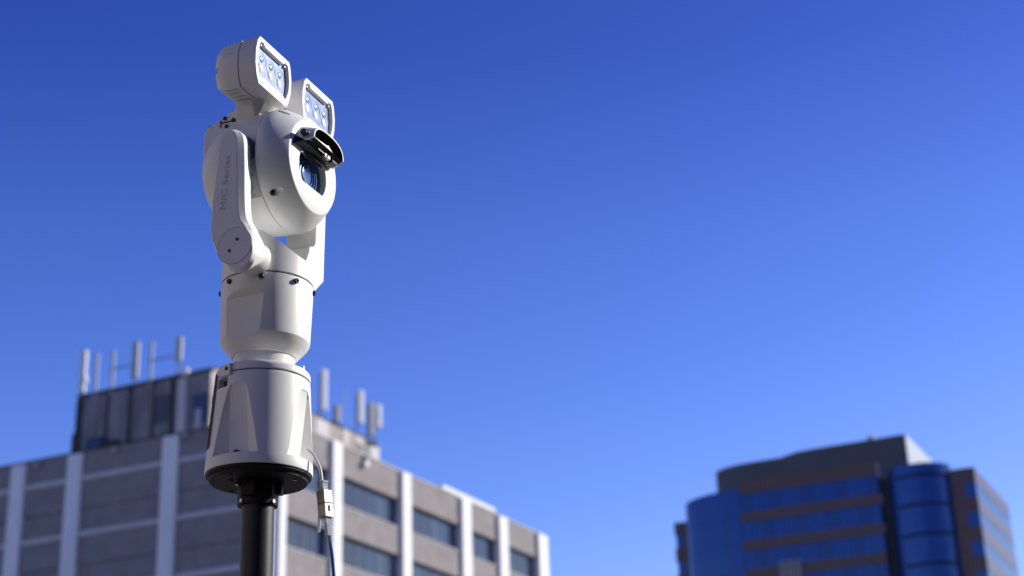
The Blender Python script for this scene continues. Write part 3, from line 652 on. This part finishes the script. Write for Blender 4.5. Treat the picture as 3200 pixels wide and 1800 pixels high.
# ---- two illuminators
front = [(-.0480, .0440), (.0500, .0445), (.0555, .034), (.0605, .012), (.0600, -.012), (.0545, -.033), (.0470, -.0465), (-.0470, -.0465), (-.0545, -.033), (-.0600, -.012), (-.0605, .012), (-.0555, .034)]
inner = [(-.0360, .0355), (-.0315, .0300), (.0315, .0300), (.0360, .0355), (.0445, .0345), (.0480, .0260), (.0520, .0060), (.0510, -.0120), (.0455, -.0270), (.0400, -.0335), (.0340, -.0290), (-.0340, -.0290), (-.0400, -.0335), (-.0455, -.0270), (-.0510, -.0120), (-.0520, .0060), (-.0480, .0260), (-.0445, .0345)]
def illum(tc, zc):
    def sc_(pts, n_, k, dz=0, kz=None): return [(n_, tc + a * k, zc + dz + b * (kz or k)) for a, b in pts]
    q = MB(); q.loft([sc_(front, .0060, .985), sc_(front, .0400, 1.0)]); h = K('lamp_bezel', M['white2'], q, angle=25)
    c = MB(); c.loft([sc_(inner, .0330, 1.0), sc_(inner, .05, 1.02)]); cut(h, [c], angle=28, bevel=.0010)
    q = MB(); q.loft([sc_(front, .0040, .965), sc_(front, .0064, .965)]); K('seam_ring', M['seam'], q, angle=0)
    q = MB(); q.loft([sc_(front, .0046, .985), sc_(front, -.022, .965), sc_(front, -.036, .90, .001), sc_(front, -.047, .76, .003)]); rb = K('lamp_housing', M['white'], q, angle=25, bevel=.0015)
    grooves = []
    for i in range(8):
        a = -.0410 + i * .0118
        for zz in (-.0520, .0500):
            c = MB(); c.box(-.034, -.0020, tc + a - .0020, tc + a + .0020, zc + zz - .0095, zc + zz + .0095); grooves.append(c)
    for s_ in (-1, 1):
        for dz in (-.026, .012):
            c = MB(); c.box(-.060, -.006, tc + s_ * .0640 - .0075, tc + s_ * .0640 + .0075, zc + dz - .005, zc + dz + .005, Matrix.Identity(4)); grooves.append(c)
        c = MB(); c.box(-.060, -.036, tc + s_ * .048 - .014, tc + s_ * .048 + .014, zc - .011, zc - .001); grooves.append(c)
    rb.modifiers.clear(); cut(rb, grooves, angle=28, bevel=.0008)
    q = MB(); q.loft([sc_(inner, .0328, .995), sc_(inner, .0334, .995)]); gl = K('lamp_glass', M['reflector'], q, angle=0)
    for j in (-1, 0, 1):
        cx_, cz_ = tc + j * .0305, zc - .001
        q = MB(); q.lathe([(.0136, .0334), (.0140, .0340), (.0146, .0340), (.0148, .0334)], 32, AX(0, cx_, cz_ + .008), caps=False); q.build('reflector_ring', M['lampring'], gl)
        q = MB(); q.lathe([(.0088, .0334), (.0084, .0344), (.0058, .0354), (.0022, .0359), (.0002, .0360)], 24, AX(0, cx_, cz_ - .0055)); q.build('led_lens', M['led'], gl)
        q = MB(); q.lathe([(.0062, .0334), (.0060, .0342), (.0045, .0348), (.0002, .0350)], 20, AX(0, cx_, cz_ + .0105)); q.build('led_lens', M['reflector'], gl)
    for a, b in ((-.0400, .0305), (.0400, .0305), (.0385, -.030), (-.0385, -.030)):
        q = MB(); q.lathe([(.0023, .033), (.0023, .0372), (.0015, .0378)], 14, AX(0, tc + a, zc + b)); q.build('screw', M['metal'], h)
    # foot down to the bracket
    q = MB(); ft = [(-.030, .604), (.002, .604), (.020, .646), (-.028, .646)]
    s = -1 if tc < 0 else 1
    q.loft([[(a * .8, tc * .55 - s * .02, b) for a, b in ft], [(a, tc * .85, b) for a, b in ft], [(a, tc * 1.05, max(b, .640)) for a, b in ft]]); K('lamp_foot', M['white'], q, angle=25, bevel=.0015)
illum(-.0780, .6900); illum(.0815, .6915)

# ---- cables
RT = Vector((.81791, .57535, 0)); FW = Vector((-.57535, .81791, 0)); B0 = Vector((PX, PY, PZ0))
def wp_(r, f, z): return B0 + RT * r + FW * f + Vector((0, 0, z))
def spline(pts, n=10):
    o = []
    P_ = [pts[0]] + list(pts) + [pts[-1]]
    for i in range(1, len(P_) - 2):
        for k in range(n):
            t = k / n; a, b, c, d = P_[i - 1], P_[i], P_[i + 1], P_[i + 2]
            o.append(.5 * ((2 * b) + (-a + c) * t + (2 * a - 5 * b + 4 * c - d) * t * t + (-a + 3 * b - 3 * c + d) * t ** 3))
    o.append(pts[-1]); return o
inv = (Matrix.Translation((PX, PY, PZ0)) @ root_rot).inverted()
pg = spline([wp_(.076, -.032, .036), wp_(.0855, -.034, .026), wp_(.0955, -.037, .004), wp_(.0990, -.038, -.018), wp_(.1000, -.038, -.030)])
q = MB(); q.tube([inv @ p for p in pg], .0026, 14); K('pigtail_cable', M['cablew'], q, angle=60)
CM = Matrix.Translation(wp_(.1045, -.038, -.0545)) @ Matrix.Rotation(rad(-5), 4, FW) @ Matrix.Rotation(rad(35.1 + 40), 4, 'Z')
cp = empty('cable_coupler', (0, 0, 0)); cp.matrix_world = CM; tag(cp, 'small square metal cable coupler hanging beside the pole on the white cable', 'coupler')
q = MB(); q.box(-.0088, .0088, -.0088, .0088, .0006, .0215); q.box(-.0088, .0088, -.0088, .0088, -.0225, -.0006); q.box(-.0084, .0084, -.0084, .0084, -.0008, .0008); q.build('shell', M['tin'], cp, angle=0, bevel=.0008)
q = MB(); q.box(.0086, .0094, -.002, .002, -.014, -.004); q.box(-.002, .002, -.0094, -.0086, -.014, -.004); q.build('latch', M['seam'], cp, angle=0)
pt = empty('network_plug', (0, 0, 0)); pt.matrix_world = CM @ Matrix.Translation((-.001, 0, .0215)); tag(pt, 'clear plastic plug on the white cable, pushed into the top of the coupler', 'plug')
q = MB(); q.box(-.0055, .0055, -.0055, .0055, 0, .012); q.box(-.0065, .0065, -.0065, .0065, .012, .016); q.build('body', M['clear'], pt, angle=0, bevel=.0008)
q = MB(); q.box(-.0078, -.0060, -.003, .003, -.001, .015, Matrix.Rotation(rad(-8), 4, 'Y')); q.build('latch_tab', M['tin'], pt, angle=0)
bc = empty('patch_cable', (0, 0, 0)); bc.matrix_world = CM; tag(bc, 'blue patch cable with a clear boot hanging below the metal coupler', 'cable')
ci = CM.inverted()
cl = spline([CM @ Vector((0, 0, -.030)), wp_(.1105, -.038, -.100), wp_(.1145, -.039, -.122), wp_(.1178, -.040, -.150), wp_(.1205, -.042, -.20), wp_(.1215, -.045, -.35), wp_(.12, -.05, -.9), wp_(.10, 0, -1.6), wp_(.10, 0, -2.22), wp_(.16, .1, -2.29), wp_(.5, .4, -2.30)])
q = MB(); q.tube([ci @ p for p in cl], .0031, 14); q.build('sheath', M['cableb'], bc, angle=60)
q = MB(); q.box(-.0055, .0055, -.0055, .0055, -.036, -.0225); q.box(-.0052, .0052, -.0060, .0, -.052, -.036)
bt = cl[6:24]; q.tube([ci @ p for p in cl[4:19]], [.0058 - .00018 * i + (.0006 if i % 2 else 0) for i in range(15)], 14)
q.build('boot', M['clear'], bc, angle=30, bevel=.0005)
q = MB(); q.box(-.0105, -.0090, -.003, .003, -.050, -.020, Matrix.Rotation(rad(10), 4, 'Y')); q.build('latch_tab', M['clear'], bc, angle=0)
